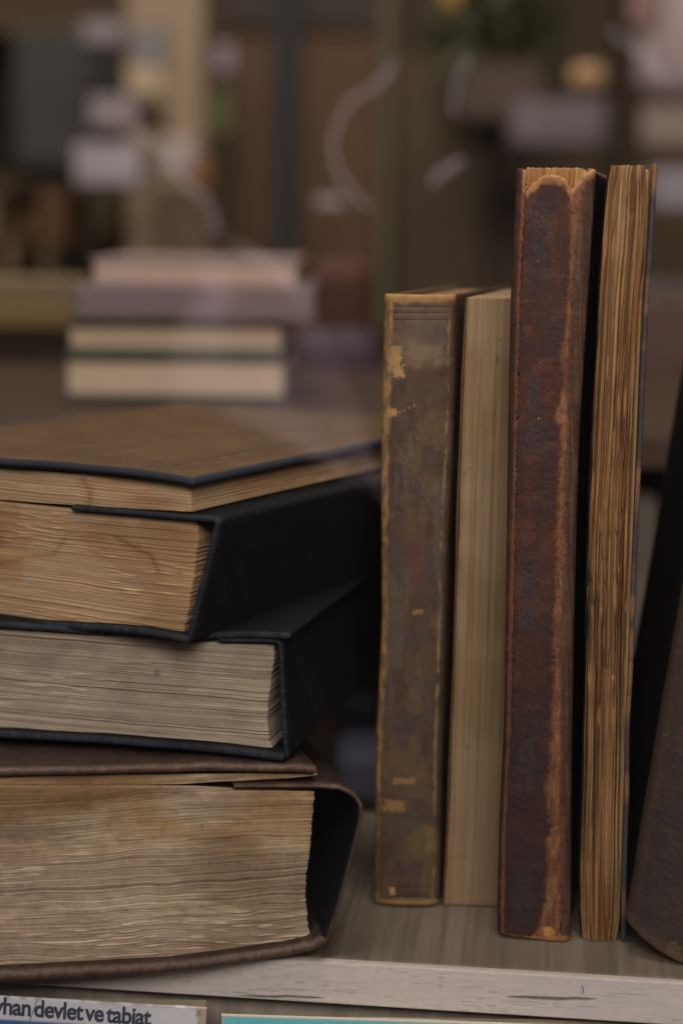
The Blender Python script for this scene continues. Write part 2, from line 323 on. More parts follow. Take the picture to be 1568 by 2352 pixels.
# ---- top black flap book
f3 = Frame((-.0495, .5607, 0), -30)
R3 = root('flap_book', (-.04, .64, .108), 'topmost flap book of the front stack, brown cover with black edges', 'book', 'flap books in the front stack')
def top_fn(U, V, W_, P):
    umax = U.max(); dr = umax-U; dv = V-V.min(); dd = np.minimum(dr, dv)
    base = C(70, 53, 36)*(.82+.36*fbm(U*60, V*60, 61))[..., None]
    base = mixc(base, C(58, 46, 36), ss(.5, .7, fbm(U*120, V*25, 62))*.35)
    c = base
    for a_, w_, k in ((.0105, .00035, .45), (.0150, .0004, .55), (.0190, .0009, .5), (.0215, .0003, .45)):
        ln = ss(w_*2.2, w_*.6, np.abs(dd-a_)); br = .4+.6*vn(U*420, V*420, 63)
        c = mixc(c, C(34, 26, 20), ln*br*k)
    orn = ss(.62, .75, vn(U*520, V*520, 64))*ss(.0012, .0004, np.abs(dd-.0175)); c = mixc(c, C(96, 74, 50), orn*.5)
    return mixc(C(36, 37, 43, 1.6), c, ss(.0018, .0030, dd+.0003*fbm(U*300, V*300, 65)))
ribbon('top_cover', f3, [(-300, 1030), (-100, 1052), (0, 1064), (150, 1074), (300, 1088), (380, 1098), (425, 1106), (444, 1112)], .0030, .192, BLK, M_black, R3, v0=-.003, n=320, nv=420, sd=8, colfn=top_fn, inner=BLK, wob=.0005)
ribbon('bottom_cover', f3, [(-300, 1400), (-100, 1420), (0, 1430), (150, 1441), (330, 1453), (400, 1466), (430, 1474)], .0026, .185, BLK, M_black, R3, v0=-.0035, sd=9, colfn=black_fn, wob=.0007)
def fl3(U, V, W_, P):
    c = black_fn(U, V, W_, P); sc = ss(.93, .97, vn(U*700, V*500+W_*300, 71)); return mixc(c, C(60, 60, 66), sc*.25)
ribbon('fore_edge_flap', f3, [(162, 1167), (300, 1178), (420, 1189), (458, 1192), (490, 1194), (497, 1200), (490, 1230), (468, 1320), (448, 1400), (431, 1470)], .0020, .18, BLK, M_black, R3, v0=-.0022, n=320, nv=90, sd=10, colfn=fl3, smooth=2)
def stain_top(c, P):
    px, py = pix(P)
    def poly(pts, w0, amp=6):
        d = np.full(px.shape, 1e9); qx = px+amp*(fbm(px/25, py/25, 82)-.5); qy = py+amp*(fbm(px/25, py/25, 83)-.5)
        for (ax, ay), (bx, by) in zip(pts, pts[1:]):
            t = np.clip(((qx-ax)*(bx-ax)+(qy-ay)*(by-ay))/((bx-ax)**2+(by-ay)**2), 0, 1); d = np.minimum(d, np.hypot(qx-ax-t*(bx-ax), qy-ay-t*(by-ay)))
        return .55*ss(w0*1.5, w0*.2, d)+.45*ss(w0*5, 0, d)
    ar = ss(.47, .53, fbm(px/150, py/90, 81)); c = mixc(c, c*np.array([.80, .68, .52]), ar*.55)
    for pts, w_, k in ((((190, 1100), (207, 1122), (205, 1160)), 5, .5), (((265, 1232), (315, 1262), (345, 1272), (366, 1312)), 3, .6), (((0, 1295), (60, 1280), (125, 1275), (155, 1225), (240, 1235)), 3.5, .4)):
        c = mixc(c, c*np.array([.52, .40, .26]), poly(pts, w_*1.2)*k*1.2)
    d = ss(14, 7, np.hypot((px-72)*1.1, (py-1330)*.8))*ss(.35, .6, vn(px/6, py/6, 84)); c = mixc(c, C(132, 122, 110), d*.8)
    return c
pt = paper(C(142, 115, 88), C(122, 90, 62), C(168, 136, 104), 14, stain_top, .70, .42)
flat_pages('page_block', f3, [(-300, 1148), (0, 1152), (160, 1172), (300, 1185), (440, 1197)], [(-300, 1388), (0, 1420), (200, 1434), (340, 1446), (414, 1463)],
           [(448, 1190), (452, 1240), (444, 1300), (434, 1370), (424, 1430), (413, 1468)], .175, -.12, R3, pt, 14, wav=.0010, fine=3800, rag=.0007, v0=.0005, nb=620)
flat_pages('upper_leaves', f3, [(-300, 1045), (0, 1075), (200, 1088), (330, 1101), (438, 1115)], [(-300, 1145), (0, 1149), (160, 1160), (300, 1168), (436, 1176)],
           [(439, 1110), (434, 1140), (437, 1180)], .172, -.12, R3, pt, 17, wav=.0008, fine=3800, rag=.0003, nb=150, v0=.0003, na=520)

# ================================================================ STANDING BOOKS
class Stand:
    """upright book: left and right outlines followed up the front, depth direction e2, front turned by fa"""
    def __init__(s, Y, left, right, top_y, e2deg, fadeg=0, zbase=0, botlift=0):
        s.Y = Y; s.L = np.array(left, float); s.Rr = np.array(right, float); a = math.radians(e2deg); s.e2 = np.array([math.sin(a), math.cos(a), 0])
        s.fa = math.tan(math.radians(fadeg)); s.z0 = zbase; s.z1 = on_y((left[0][0]+right[0][0])/2, top_y, Y)[2]
        z = np.linspace(s.z0, s.z1, 60)
        def xs(E):
            x = np.full_like(z, .05)
            for _ in range(6):
                P = np.stack([x, np.full_like(z, Y), z], -1); px, py = pix(P); tx = np.interp(py, E[:, 1], E[:, 0])
                x = x+(tx-px)/F*((P-EYE)@fw)
            return x
        xl = xs(s.L); xr = xs(s.Rr); s.z = z; s.xl = xl; s.xr = xr
    def at(s, a, c, z):
        """a 0..1 across, c depth in metres, z height"""
        a = np.asarray(a, float); c = np.asarray(c, float); z = np.asarray(z, float)
        zc = np.clip(z, s.z0, s.z1); xl = np.interp(zc, s.z, s.xl); xr = np.interp(zc, s.z, s.xr); w_ = xr-xl; x = xl+a*w_
        y = s.Y-s.fa*(a-.5)*w_
        P = np.stack(np.broadcast_arrays(x, y, z), -1).copy(); return P+c[..., None]*s.e2
def spine(st, parent, colfn, t=.0022, bulge=.0015, nz=900, na=150, back=.006, topz=None, botz=None, mat=None, amp=.0002, sd=0, rc=.0028):
    w_ = (st.xr-st.xl).mean()
    A = [(-.0, back), (0, rc), (.012/1, rc*.55), (.04, rc*.25), (.09, rc*.06), (.14, 0)]
    path = A+[(1-a, c) for a, c in A[::-1]]; path = np.array(path)
    d = np.r_[0, np.cumsum(np.hypot(np.diff(path[:, 0])*w_, np.diff(path[:, 1])))]; S = clus(d[-1], na, t)
    a = np.interp(S, d, path[:, 0]); c = np.interp(S, d, path[:, 1])
    for _ in range(4):
        a[1:-1] = .25*a[:-2]+.5*a[1:-1]+.25*a[2:]; c[1:-1] = .25*c[:-2]+.5*c[1:-1]+.25*c[2:]
    c = c-bulge*(1-(2*a-1)**2)
    H = st.z1-st.z0; zf = clus(H, nz, t)/H
    zt = np.full_like(a, st.z1) if topz is None else topz(a); zb = np.full_like(a, st.z0) if botz is None else botz(a)
    Z = zb[:, None]+(zt-zb)[:, None]*zf[None, :]
    Aa = np.broadcast_to(a[:, None], Z.shape); Cc = np.broadcast_to(c[:, None], Z.shape)
    P = st.at(Aa, Cc, Z); px, py = pix(P); col, hgt = colfn(Aa, Z, px, py)
    Cc = Cc-hgt-amp*(fbm(Aa*6, Z*300, sd+90)-.5)
    P = st.at(Aa, Cc, Z)
    return slab('spine', P, t, col, mat or M_old, parent)
def board(st, parent, a, c0, c1, t, col, out, z0=0, z1=0, name='board', mat=None, sd=0, nz=240, colfn=None):
    c = clus(c1-c0, 50, t)+c0; H = st.z1-st.z0-z0-z1; z = clus(H, nz, t)+st.z0+z0; Cc, Z = np.meshgrid(c, z, indexing='ij')
    P = st.at(np.full_like(Cc, a), Cc, Z)+np.array([out, 0, 0])+np.array([1., 0, 0])*(.0006*(vn(Z*40, Cc*30, sd)-.5))[..., None]
    co = np.broadcast_to(col, P.shape)*(.75+.5*fbm(Cc*250, Z*250, sd+1))[..., None]
    if colfn is not None: co = colfn(co, Cc, Z, *pix(P))
    return slab(name, P, t, co, mat or M_old, parent)
def up_pages(name, st, parent, colfn, a0, a1, c0, D, sd, zin=0., ztop=0., na=260, nz=900, wav=.0006, disp=.0006, fine=2600., rough_b=.0006, bend=0., roundtop=.0):
    """leaves standing on edge: lines run up z, stacked across; the path also runs over the top and bottom"""
    s = np.r_[-np.linspace(.999, .01, 50), np.linspace(0, 1, nz), 1+np.linspace(.01, 1, 90)]; t = np.linspace(0, 1, na)
    S, T = np.meshgrid(s, t, indexing='ij'); sc = np.clip(S, 0, 1)
    z0 = st.z0+zin; z1 = st.z1-ztop; Z = lerp(z0, z1, sc); wd = (st.xr-st.xl).mean(); Aa = lerp(a0, a1, T); X = Aa*wd
    dep = np.where(S > 1, (S-1)*D, np.where(S < 0, -S*D, 0.)); al = Z+np.where(S > 1, dep, -dep)
    L, cl, gap = page_field(al, X, sd, wav, fine)
    ch = vn(al*0+3, X*260, sd+12); hgt = (L-.5)*disp*1.5+cl*disp*1.4-gap*disp*1.6+(ch-.5)*rough_b*ss(.0, .3, vn(al*12, X*200, sd+13))
    rnd = roundtop*np.exp(-np.abs(1-S)/.006)*(S <= 1)
    front = (S >= 0) & (S <= 1)
    Cc = np.where(front, c0-hgt+bend*(2*T-1)**2+rnd, c0+dep+.0008)
    Z = Z+np.where(S >= 1, (L-.5)*disp-roundtop*.4*np.exp(-(S-1)/.02)*1, 0)+np.where(S < 0, 0, 0)
    edge = .0003*(vn(al*200, X*0, sd+14)-.5)*(np.abs(2*T-1)**8)
    P = st.at(Aa+edge/wd, Cc, Z); c = colfn(al, X, L, cl, gap, P, S)
    I = np.arange(S.size).reshape(S.shape)
    q = np.concatenate([gq(I), np.stack([I[-1, :-1], I[0, :-1], I[0, 1:], I[-1, 1:]], -1)])
    return mesh(name, P.reshape(-1, 3), q, c.reshape(-1, 3), M_page_up, parent, ngons=[I[::-1, 0], I[:, -1]])
def blob(px, py, x0, x1, y0, y1, sd, soft=.25, amp=.5, f=14):
    cx, cy, hx, hy = (x0+x1)/2, (y0+y1)/2, (x1-x0)/2, (y1-y0)/2
    d = np.maximum(np.abs(px-cx)/hx, np.abs(py-cy)/hy)*.6+np.hypot((px-cx)/hx, (py-cy)/hy)*.4
    return ss(1+soft, 1-soft, d+amp*(fbm(px/f, py/f, sd)-.5)*2)

# ---- short worn leather book
SB1 = Stand(.6113, [(886, 680), (881.5, 855), (879, 1024), (880, 1440), (867, 1702), (862, 2068), (862, 2080)], [(1036, 680), (1034, 880), (1026, 1100), (1018, 1250), (1013, 1480), (1006, 1700), (1001, 1920), (1000, 2083)], 676, 15, 3)
R4 = root('leather_book', (.035, .66, 0), 'short upright book with scuffed brown leather spine and tan worn patches, left of the row', 'book', 'old books standing in the row')
def c_b1(a, z, px, py):
    n1 = fbm(px/60, py/60, 101); n2 = fbm(px/14, py/14, 102)
    c = mixc(C(70, 54, 44), C(63, 52, 49), ss(.4, .6, n1)); c = mixc(c, C(84, 66, 48), ss(.52, .68, fbm(px/45, py/70, 103))*.6)
    c = mixc(c, C(58, 44, 38), ss(.52, .65, fbm(px/30, py/55, 104))*.6)
    c = mixc(c, C(86, 72, 66), blob(px, py, 908, 1024, 690, 800, 20, .6)*.5); c = mixc(c, C(84, 50, 36), blob(px, py, 930, 975, 1230, 1340, 1, .6)*.5); c = mixc(c, C(78, 69, 64), ss(.5, .68, fbm(px/22, py/120, 114))*ss(900, 1000, py)*ss(1700, 1500, py)*.5)
    TAN = C(124, 95, 62); TAN2 = C(98, 80, 54)
    xl = np.interp(py, SB1.L[:, 1], SB1.L[:, 0]); xr = np.interp(py, SB1.Rr[:, 1], SB1.Rr[:, 0])
    wl = np.interp(py, [690, 800, 1000, 1200, 1400, 1700, 2000], [20, 21, 16, 13, 12, 13, 10])
    lt = ss(3, -3, px-xl-wl+9*(fbm(px/7, py/22, 105)-.5)); c = mixc(c, mixc(TAN2, TAN, ss(.35, .6, fbm(px/9, py/30, 106))), lt*(.35+.65*ss(.3, .55, fbm(px/7, py/26, 107))))
    rt = ss(4.5, 1.5, np.abs(px-(xr-9))+4*(fbm(px/5, py/16, 108)-.5)); c = mixc(c, C(112, 94, 68), rt*ss(.40, .6, fbm(px/8, py/30, 109))*.8)
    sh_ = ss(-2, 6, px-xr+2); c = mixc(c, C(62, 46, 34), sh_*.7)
    topw = ss(700, 686, py+14*(fbm(px/12, py/10, 110)-.5)); c = mixc(c, TAN, topw)
    for b in ((896, 922, 795, 850, 2), (903, 930, 838, 868, 3)): c = mixc(c, C(128, 102, 70), blob(px, py, *b, .15, .8, 9))
    c = mixc(c, C(110, 94, 72), blob(px, py, 925, 1015, 785, 842, 4, .5)*.55)
    c = mixc(c, C(134, 106, 70), blob(px, py, 893, 911, 938, 956, 5, .3)); 
    for k in range(4): c = mixc(c, C(128, 102, 72), .8*ss(4, 1, np.hypot(px-(918+11*k), py-(946-5*k))))
    for b in ((949, 970, 1398, 1409, 6), (902, 958, 1784, 1799, 7), (880, 934, 1836, 1862, 8), (974, 997, 1900, 1952, 9)): c = mixc(c, C(114, 86, 56), blob(px, py, *b, .2, .7, 8)*.9)
    c = mixc(c, C(84, 72, 50), blob(px, py, 935, 1000, 1895, 1965, 10, .4)*.65)
    c = mixc(c, C(62, 58, 52), blob(px, py, 885, 965, 1868, 1915, 11, .4)*.6)
    for k, (x0, y0, x1, y1) in enumerate(((905, 1475, 925, 1460), (935, 1560, 965, 1535), (960, 1535, 985, 1620), (930, 1620, 950, 1580), (905, 1010, 980, 1130), (945, 1100, 1005, 1180))):
        t = np.clip(((px-x0)*(x1-x0)+(py-y0)*(y1-y0))/((x1-x0)**2+(y1-y0)**2), 0, 1); dd = np.hypot(px-x0-t*(x1-x0), py-y0-t*(y1-y0)); c = mixc(c, C(112, 96, 84), ss(2.2, .6, dd)*.4*vn(px/6, py/6, 30+k))
    bt = ss(2060, 2070, py+5*(fbm(px/10, py/6, 112)-.5)); c = mixc(c, C(128, 102, 62), bt)
    h = np.zeros_like(px)
    for gy in (705, 719, 735, 2037, 2059):
        g = ss(3.4, 1.0, np.abs(py-gy))*ss(903, 908, px)*ss(xr-6, xr-12, px); c = mixc(c, C(40, 32, 34), g*.75); h = h-.00025*g
    c = mixc(c, C(150, 116, 70), blob(px, py, 896, 907, 2036, 2054, 13, .2))
    c = c*np.array([.92, .86, .77])
    return c*(.80+.4*n2)[..., None], h+.00012*(n2-.5)
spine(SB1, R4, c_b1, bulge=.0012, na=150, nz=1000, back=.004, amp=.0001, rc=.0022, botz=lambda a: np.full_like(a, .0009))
board(SB1, R4, 0, .003, .118, .0022, C(72, 54, 38), .0008, z0=.0005, sd=31)
board(SB1, R4, 1, .003, .118, .0022, C(66, 46, 32), -.0006, z0=.0005, sd=32)
up_pages('page_block', SB1, R4, paper(C(120, 96, 66), C(96, 74, 50), C(134, 110, 80), 33), .08, .92, .003, .112, 33, zin=.002, ztop=.002, na=70, nz=160)

# ---- cream book, fore edge outward
SB2 = Stand(.6113, [(1074, 684), (1065, 883), (1058, 1080), (1052, 1300), (1045, 1519), (1037, 1739), (1032, 1885), (1021, 2085)], [(1216, 684), (1200, 1080), (1188, 1519), (1172, 1885), (1162, 2088)], 684, 14, 2)
R5 = root('paper_book', (.055, .66, 0), 'upright book showing smooth cream page edges, between two leather spines', 'book', 'old books standing in the row')
def st_cream(c, P):
    px, py = pix(P); wv = np.interp(py, SB2.L[:, 1], SB2.L[:, 0]); d = px-wv
    c = mixc(c, c*np.array([.80, .76, .70]), ss(.5, .6, vn(d/7., py/900, 121))*.5)
    for (x0, y0, r) in ((1143, 823, 6), (1143, 832, 5), (1078, 1076, 4), (1067, 1090, 4), (1072, 1716, 6), (1148, 780, 4), (1126, 760, 3), (1137, 880, 3)): c = mixc(c, C(58, 46, 36), ss(r, r*.3, np.hypot((px-x0)*1.5, (py-y0)*.8))*.7)
    return c
up_pages('page_block', SB2, R5, paper(C(120, 98, 74), C(106, 84, 60), C(126, 105, 80), 35, st_cream, .72, .44), .0, .96, 0., .114, 35, zin=.0005, ztop=.0, na=200, nz=500, wav=.0002, disp=.0002, fine=3600, rough_b=.0001)
board(SB2, R5, -.012, -.001, .118, .0008, C(74, 54, 36), -.0002, z0=.0003, sd=36)
board(SB2, R5, 1.0, -.001, .118, .0012, C(74, 54, 36), .0002, z0=.0003, sd=37)

# ---- tall maroon leather book with torn head
SB3 = Stand(.5815, [(1192, 385), (1187, 487), (1178, 687), (1174, 859), (1172, 976), (1166, 1415), (1162, 1664), (1151, 1893), (1147, 2093), (1147, 2155)],
            [(1358, 385), (1356, 416), (1342, 630), (1325, 916), (1321, 976), (1313, 1210), (1307, 1474), (1304, 1664), (1301, 1900), (1301, 2163)], 384, 12, 9)
R6 = root('leather_book', (.075, .63, 0), 'tall upright book with dark maroon leather spine, torn head and orange worn strip', 'book', 'old books standing in the row')
strip = np.array([(430, 1303), (459, 1302), (587, 1302), (630, 1297), (702, 1291), (745, 1291), (816, 1279), (859, 1285), (916, 1282), (959, 1266), (975, 1279), (1093, 1275), (1269, 1269), (1356, 1266), (1474, 1263), (1561, 1261), (1664, 1260), (1722, 1258), (1807, 1245), (1850, 1251), (1908, 1260), (1922, 1247), (1980, 1252), (2065, 1245), (2122, 1234), (2145, 1215), (2151, 1160)], float)
stripR = np.array([(416, 1338), (587, 1320), (702, 1311), (859, 1305), (959, 1302), (1093, 1297), (1269, 1295), (1474, 1286), (1664, 1286), (1900, 1285), (2100, 1285)], float)
def torn(a):
    py = np.interp(a, [0, .06, .10, .13, .2, .35, .5, .64, .73, .80, .9, 1.0], [386, 387, 392, 436, 420, 403, 401, 409, 434, 420, 398, 387])
    py = py+7*(fbm(a*22, a*0, 9)-.5); return SB3.z1-(py-384)*.585/F
def c_b3(a, z, px, py):
    n1 = fbm(px/50, py/110, 131); n2 = fbm(px/8, py/8, 132)
    c = mixc(C(52, 35, 34), C(60, 38, 31), ss(.42, .6, n1)); c = mixc(c, C(50, 38, 40), ss(.5, .64, fbm(px/70, py/90, 133))*.6)
    c = mixc(c, C(74, 48, 38), ss(.56, .72, fbm(px/40, py/30, 134))*.6)
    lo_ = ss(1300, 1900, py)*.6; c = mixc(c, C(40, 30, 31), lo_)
    xs = np.interp(py, strip[:, 0], strip[:, 1]); xe = np.interp(py, stripR[:, 0], stripR[:, 1]); ww = np.maximum(xe-xs, 3)
    wob_ = 7*(fbm(px/6, py/10, 135)-.5)+10*(fbm(px/14, py/26, 136)-.5)
    m = ss(-2, 11, px-xs+wob_+5*(fbm(px/3, py/4, 145)-.5))
    orange = mixc(C(100, 68, 48), C(86, 54, 40), ss(.4, .6, fbm(px/14, py/40, 137))); orange = mixc(orange, C(118, 86, 56), ss(.55, .7, fbm(px/18, py/60, 138))*.6)
    c = mixc(c, orange, m*(.78+.22*ss(.3, .5, n2)))
    m2 = ss(-5, 8, px-xe+6*(fbm(px/5, py/18, 139)-.5)); c = mixc(c, C(56, 39, 33), m2*.92)
    c = mixc(c, C(88, 68, 54), m2*ss(.5, .7, fbm(px/3.5, py/90, 140))*.5)
    xl = np.interp(py, SB3.L[:, 1], SB3.L[:, 0]); dl = px-xl
    ls = ss(5, 1, np.abs(dl-np.interp(py, [385, 600, 1000, 1500, 2150], [15, 14, 14, 8, 9]))+7*(fbm(px/5, py/14, 141)-.5)); c = mixc(c, C(106, 68, 46), ls*(.55+.25*ss(700, 420, py)+.2*ss(1900, 2100, py)))
    tp = SB3.z1-(np.interp(a, [0, .13, .35, .64, .73, .9, 1], [392, 438, 402, 412, 440, 400, 387])-384)*.585/F
    te = ss(.0030, .0004, tp-z+.0030*(fbm(px/9, py/9, 146)-.5)); c = mixc(c, C(138, 104, 68), te*ss(.05, .1, a))
    c = mixc(c, C(112, 68, 42), blob(px, py, 1245, 1290, 406, 424, 3, .4)*.6)
    h = -.0004*m*(1-m2)+.0002*(n2-.5)
    # stamped ornaments, dark blue grey with fine relief
    for (x0, x1, y0, y1, k) in ((1222, 1266, 455, 535, .5), (1226, 1252, 540, 585, .75), (1212, 1240, 860, 925, .7), (1205, 1250, 935, 1040, .6), (1196, 1236, 1270, 1400, .65), (1198, 1228, 1405, 1445, .75), (1192, 1228, 1660, 1810, .55), (1180, 1222, 1990, 2110, .5)):
        b = blob(px, py, x0, x1, y0, y1, int(y0), .45, .5, 12); st_ = ss(.3, .7, fbm(px/5, py/7, int(y0)+1)); c = mixc(c, C(48, 49, 54), b*k*(.5+.5*st_)); h = h-b*.00012*st_
    for (x0, y0) in ((1235, 600), (1241, 832), (1213, 920), (1236, 961)): c = mixc(c, C(116, 92, 68), .7*ss(3.0, .8, np.hypot(px-x0, py-y0)))
    tb = blob(px, py, 1246, 1272, 2128, 2150, 15, .25, .6, 7); c = mixc(c, C(156, 116, 66), tb*.85)
    bo = ss(2139, 2147, py-np.interp(px, [1150, 1200, 1300], [0, 4, 6])+4*(fbm(px/12, py/8, 143)-.5)); c = mixc(c, C(134, 90, 52), bo*.85)
    dk = blob(px, py, 1280, 1291, 2115, 2142, 16, .2, .5, 6); c = mixc(c, C(40, 26, 20), dk*.7); h = h-.0006*dk
    c = c*np.array([.90, .82, .76])
    return c*(.78+.44*n2)[..., None], h
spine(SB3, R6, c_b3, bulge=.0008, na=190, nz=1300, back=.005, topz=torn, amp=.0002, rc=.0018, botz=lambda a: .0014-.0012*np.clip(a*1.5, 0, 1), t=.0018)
bl = board(SB3, R6, 0, .0035, .135, .0024, C(70, 46, 36), .0004, z0=.0012, z1=.0003, sd=41)
board(SB3, R6, 1, .0025, .135, .0022, C(26, 21, 20, 1.5), -.0012, z0=.0004, z1=.0002, sd=42, colfn=lambda co, Cc, Z, px, py: mixc(co, C(104, 78, 56), ss(.0018, .0006, SB3.z1-Z+.0006*(vn(Cc*800, Z*0, 4)-.5))))
up_pages('page_block', SB3, R6, paper(C(140, 104, 66), C(112, 76, 46), C(156, 122, 82), 43), .10, .86, .0012, .128, 43, zin=.003, ztop=.0002, na=200, nz=500, disp=.0006, fine=3000, rough_b=.0009)

# ---- tall book with rough brown page edges outward
SB4 = Stand(.5800, [(1404, 380), (1394, 430), (1385, 545), (1377, 659), (1371, 802), (1364, 916), (1362, 976), (1354, 1152), (1349, 1298), (1346, 1503), (1342, 1640), (1338, 1836), (1332, 2008), (1333, 2110), (1337, 2166)],
            [(1482, 380), (1481, 516), (1474, 600), (1463, 716), (1456, 859), (1450, 976), (1441, 1093), (1435, 1298), (1430, 1474), (1427, 1664), (1422, 1893), (1421, 2093), (1418, 2130), (1411, 2162)], 379, 9.5, 4)
R7 = root('paper_book', (.095, .63, 0), 'tall upright book with rough brown page edges facing out and thin dark cover at right', 'book', 'old books standing in the row')
def st_rough(c, P):
    px, py = pix(P)
    d = px-np.interp(py, SB4.L[:, 1], SB4.L[:, 0]); w1 = d+3*(fbm(py/160, d/40, 158)-.5)+1.2*(vn(py/12, d/9, 159)-.5)
    c = mixc(c, C(58, 36, 20), ss(.66, .80, vn(w1/3.4, py/420, 160))*.65); c = mixc(c, C(140, 108, 72), ss(.72, .86, vn(w1/3.6+50, py/90, 161))*.6)
    c = mixc(c, c*np.array([.84, .68, .52]), ss(.48, .60, fbm(px/26, py/240, 151))*.35)
    c = mixc(c, c*np.array([.72, .70, .62]), ss(1900, 2100, py)*.35)
    c = mixc(c, C(150, 116, 78), ss(.62, .75, fbm(px/30, py/60, 152))*ss(560, 400, py)*.6)
    return c
up_pages('page_block', SB4, R7, paper(C(114, 84, 56), C(84, 58, 38), C(136, 106, 74), 45, st_rough, .46, .85, .24), 0, 1, 0, .115, 45, zin=.0002, ztop=.0, na=420, nz=1300, wav=.0004, disp=.0011, fine=3300, rough_b=.0022, bend=.0012, roundtop=.0008)
# separate leaves and inner board strip on the right
SBL = Stand(.5806, [(1479, 384), (1482, 500), (1476, 600), (1465, 716), (1459, 859), (1453, 976), (1444, 1093), (1438, 1298), (1433, 1474), (1430, 1664), (1425, 1893), (1424, 2150)],
            [(1492, 384), (1488, 500), (1484, 600), (1476, 716), (1468, 859), (1464, 976), (1460, 1093), (1454, 1298), (1446, 1474), (1437, 1664), (1431, 1893), (1429, 2150)], 384, 9.5, 4)
up_pages('loose_leaves', SBL, R7, paper(C(122, 98, 64), C(86, 62, 40), C(140, 112, 74), 47, None, .5, .7), .05, .82, .0012, .112, 47, zin=.006, ztop=.001, na=60, nz=700, disp=.0010, rough_b=.0015)
SBC = Stand(.5800, [(1494, 378), (1491, 516), (1479, 687), (1468, 887), (1464, 1005), (1456, 1181), (1449, 1356), (1442, 1561), (1436, 1664), (1432, 1893), (1426, 2150)],
            [(1513, 378), (1501, 516), (1489, 687), (1478, 916), (1473, 1005), (1464, 1181), (1457, 1356), (1450, 1561), (1445, 1664), (1440, 1893), (1434, 2150)], 377, 9.5, 4)
def cov4(co, Cc, Z, px, py):
    e = ss(.0035, .001, Cc+.0008+.0015*(fbm(Z*400, Cc*200, 155)-.5)); co = mixc(co, C(54, 46, 48), .6)
    co = mixc(co, C(106, 76, 52), e*ss(.52, .7, fbm(Z*90, Z*0, 156))*.8); tip = ss(.012, .006, SB4.z1-Z+.002*(fbm(Cc*300, Z*300, 157)-.5)); return mixc(co, C(110, 76, 50), tip*.85)
board(SBC, R7, .5, -.0008, .12, .0017, C(56, 46, 46), 0, z0=.001, name='cover', sd=48, nz=700, colfn=cov4)
board(SB4, R7, .01, .0030, .115, .0014, C(24, 20, 19, 1.5), -.0002, z0=.001, z1=.0006, name='cover', sd=49)

# ---- leaning dark book at the right
SB5 = Stand(.566, [(1640, 1010), (1568, 1444), (1529, 1665), (1517, 1693+30), (1500, 1836), (1485, 1922), (1468, 2036), (1451, 2122), (1438, 2176), (1434, 2190)],
            [(1900, 1010), (1823, 1444), (1784, 1665), (1755, 1836), (1733, 1980), (1706, 2122), (1690, 2230)], 700, -5, 8)
SB5.L[0] = (1690, 700); 
SB5 = Stand(.566, [(1697, 690), (1568, 1444), (1529, 1665), (1500, 1836), (1485, 1922), (1468, 2036), (1451, 2122), (1440, 2170), (1434, 2200), (1433, 2260)],
            [(1952, 690), (1823, 1444), (1784, 1665), (1755, 1836), (1733, 1980), (1706, 2122), (1690, 2260)], 690, 5, 10)
R8 = root('leather_book', (.13, .60, 0), 'dark scuffed leather book leaning right at the right edge, chipped at its foot', 'book', 'old books standing in the row')
def c_b5(a, z, px, py):
    n2 = fbm(px/9, py/9, 162); c = mixc(C(50, 41, 38), C(47, 39, 40), ss(.4, .6, fbm(px/50, py/60, 161)))
    xl = np.interp(py, SB5.L[:, 1], SB5.L[:, 0]); le = ss(22, 4, px-xl+14*(fbm(px/14, py/30, 163)-.5)); c = mixc(c, C(62, 52, 40), le*.6)
    c = mixc(c, C(72, 50, 40), ss(.66, .8, fbm(px/12, py/50, 164))*.5)
    c = mixc(c, C(124, 104, 74), blob(px, py, 1500, 1550, 2200, 2232, 17, .3, .9, 10)*.9); c = mixc(c, C(84, 66, 46), blob(px, py, 1530, 1560, 2165, 2215, 18, .3, .8, 9)*.6)
    ed = ss(.006, .001, z-b5b(a)+.004*(n2-.5)); c = mixc(c, C(74, 58, 42), ed*.6)
    sp = ss(.93, .97, vn(px/5, py/5, 165)); c = mixc(c, C(90, 80, 74), sp*.3)
    c = c*np.array([.98, .91, .84])
    return c*(.8+.4*n2)[..., None], .0003*(n2-.5)
def b5b(a): return .0105*np.clip(1-a/.55, 0, 1)**1.5+.0003
spine(SB5, R8, c_b5, bulge=.0045, na=150, nz=800, back=.008, rc=.005, botz=b5b, t=.0026)
board(SB5, R8, 0, .006, .120, .0026, C(22, 19, 18, 1.4), .0008, z0=.0095, sd=51)
board(SB5, R8, 1, .006, .120, .0026, C(22, 19, 18, 1.4), -.0008, z0=.001, sd=52)
up_pages('page_block', SB5, R8, paper(C(120, 96, 66), C(96, 74, 50), C(134, 110, 80), 53), .07, .93, .004, .112, 53, zin=.012, ztop=.003, na=60, nz=120)

# ================================================================ BOOKS BELOW THE SHELF EDGE
pA = on_y(-160, 2277, .55); pB = on_y(476, 2313, .55)
R9 = root('paperback', (float(pB[0])-.08, .56, float(pB[2])-.2), 'white paperback with dark lower case title and blue cover below, under the shelf at left', 'book')
dirx = (pB-pA)/np.linalg.norm(pB-pA); dirz = np.array([-dirx[2], 0, dirx[0]])
def bcoord(x, z): return pB+x[..., None]*dirx+z[..., None]*dirz
Wd = .13; Hh = .20
xs_ = clus(Wd, 330, .0012)-Wd; zs_ = clus(Hh, 420, .0012)-Hh; X, Z = np.meshgrid(xs_, zs_, indexing='ij')
P = bcoord(X, Z); px, py = pix(P)
cwhite = C(178, 172, 174)*(.95+.1*fbm(X*200, Z*200, 171))[..., None]
c = mixc(cwhite, C(148, 130, 112), ss(-.0031, -.0026, X)*.9)
c = mixc(c, C(118, 88, 62), ss(.0016, .0003, np.abs(X+.0028))*ss(.5, .75, vn(X*900, Z*900, 172))*.7)
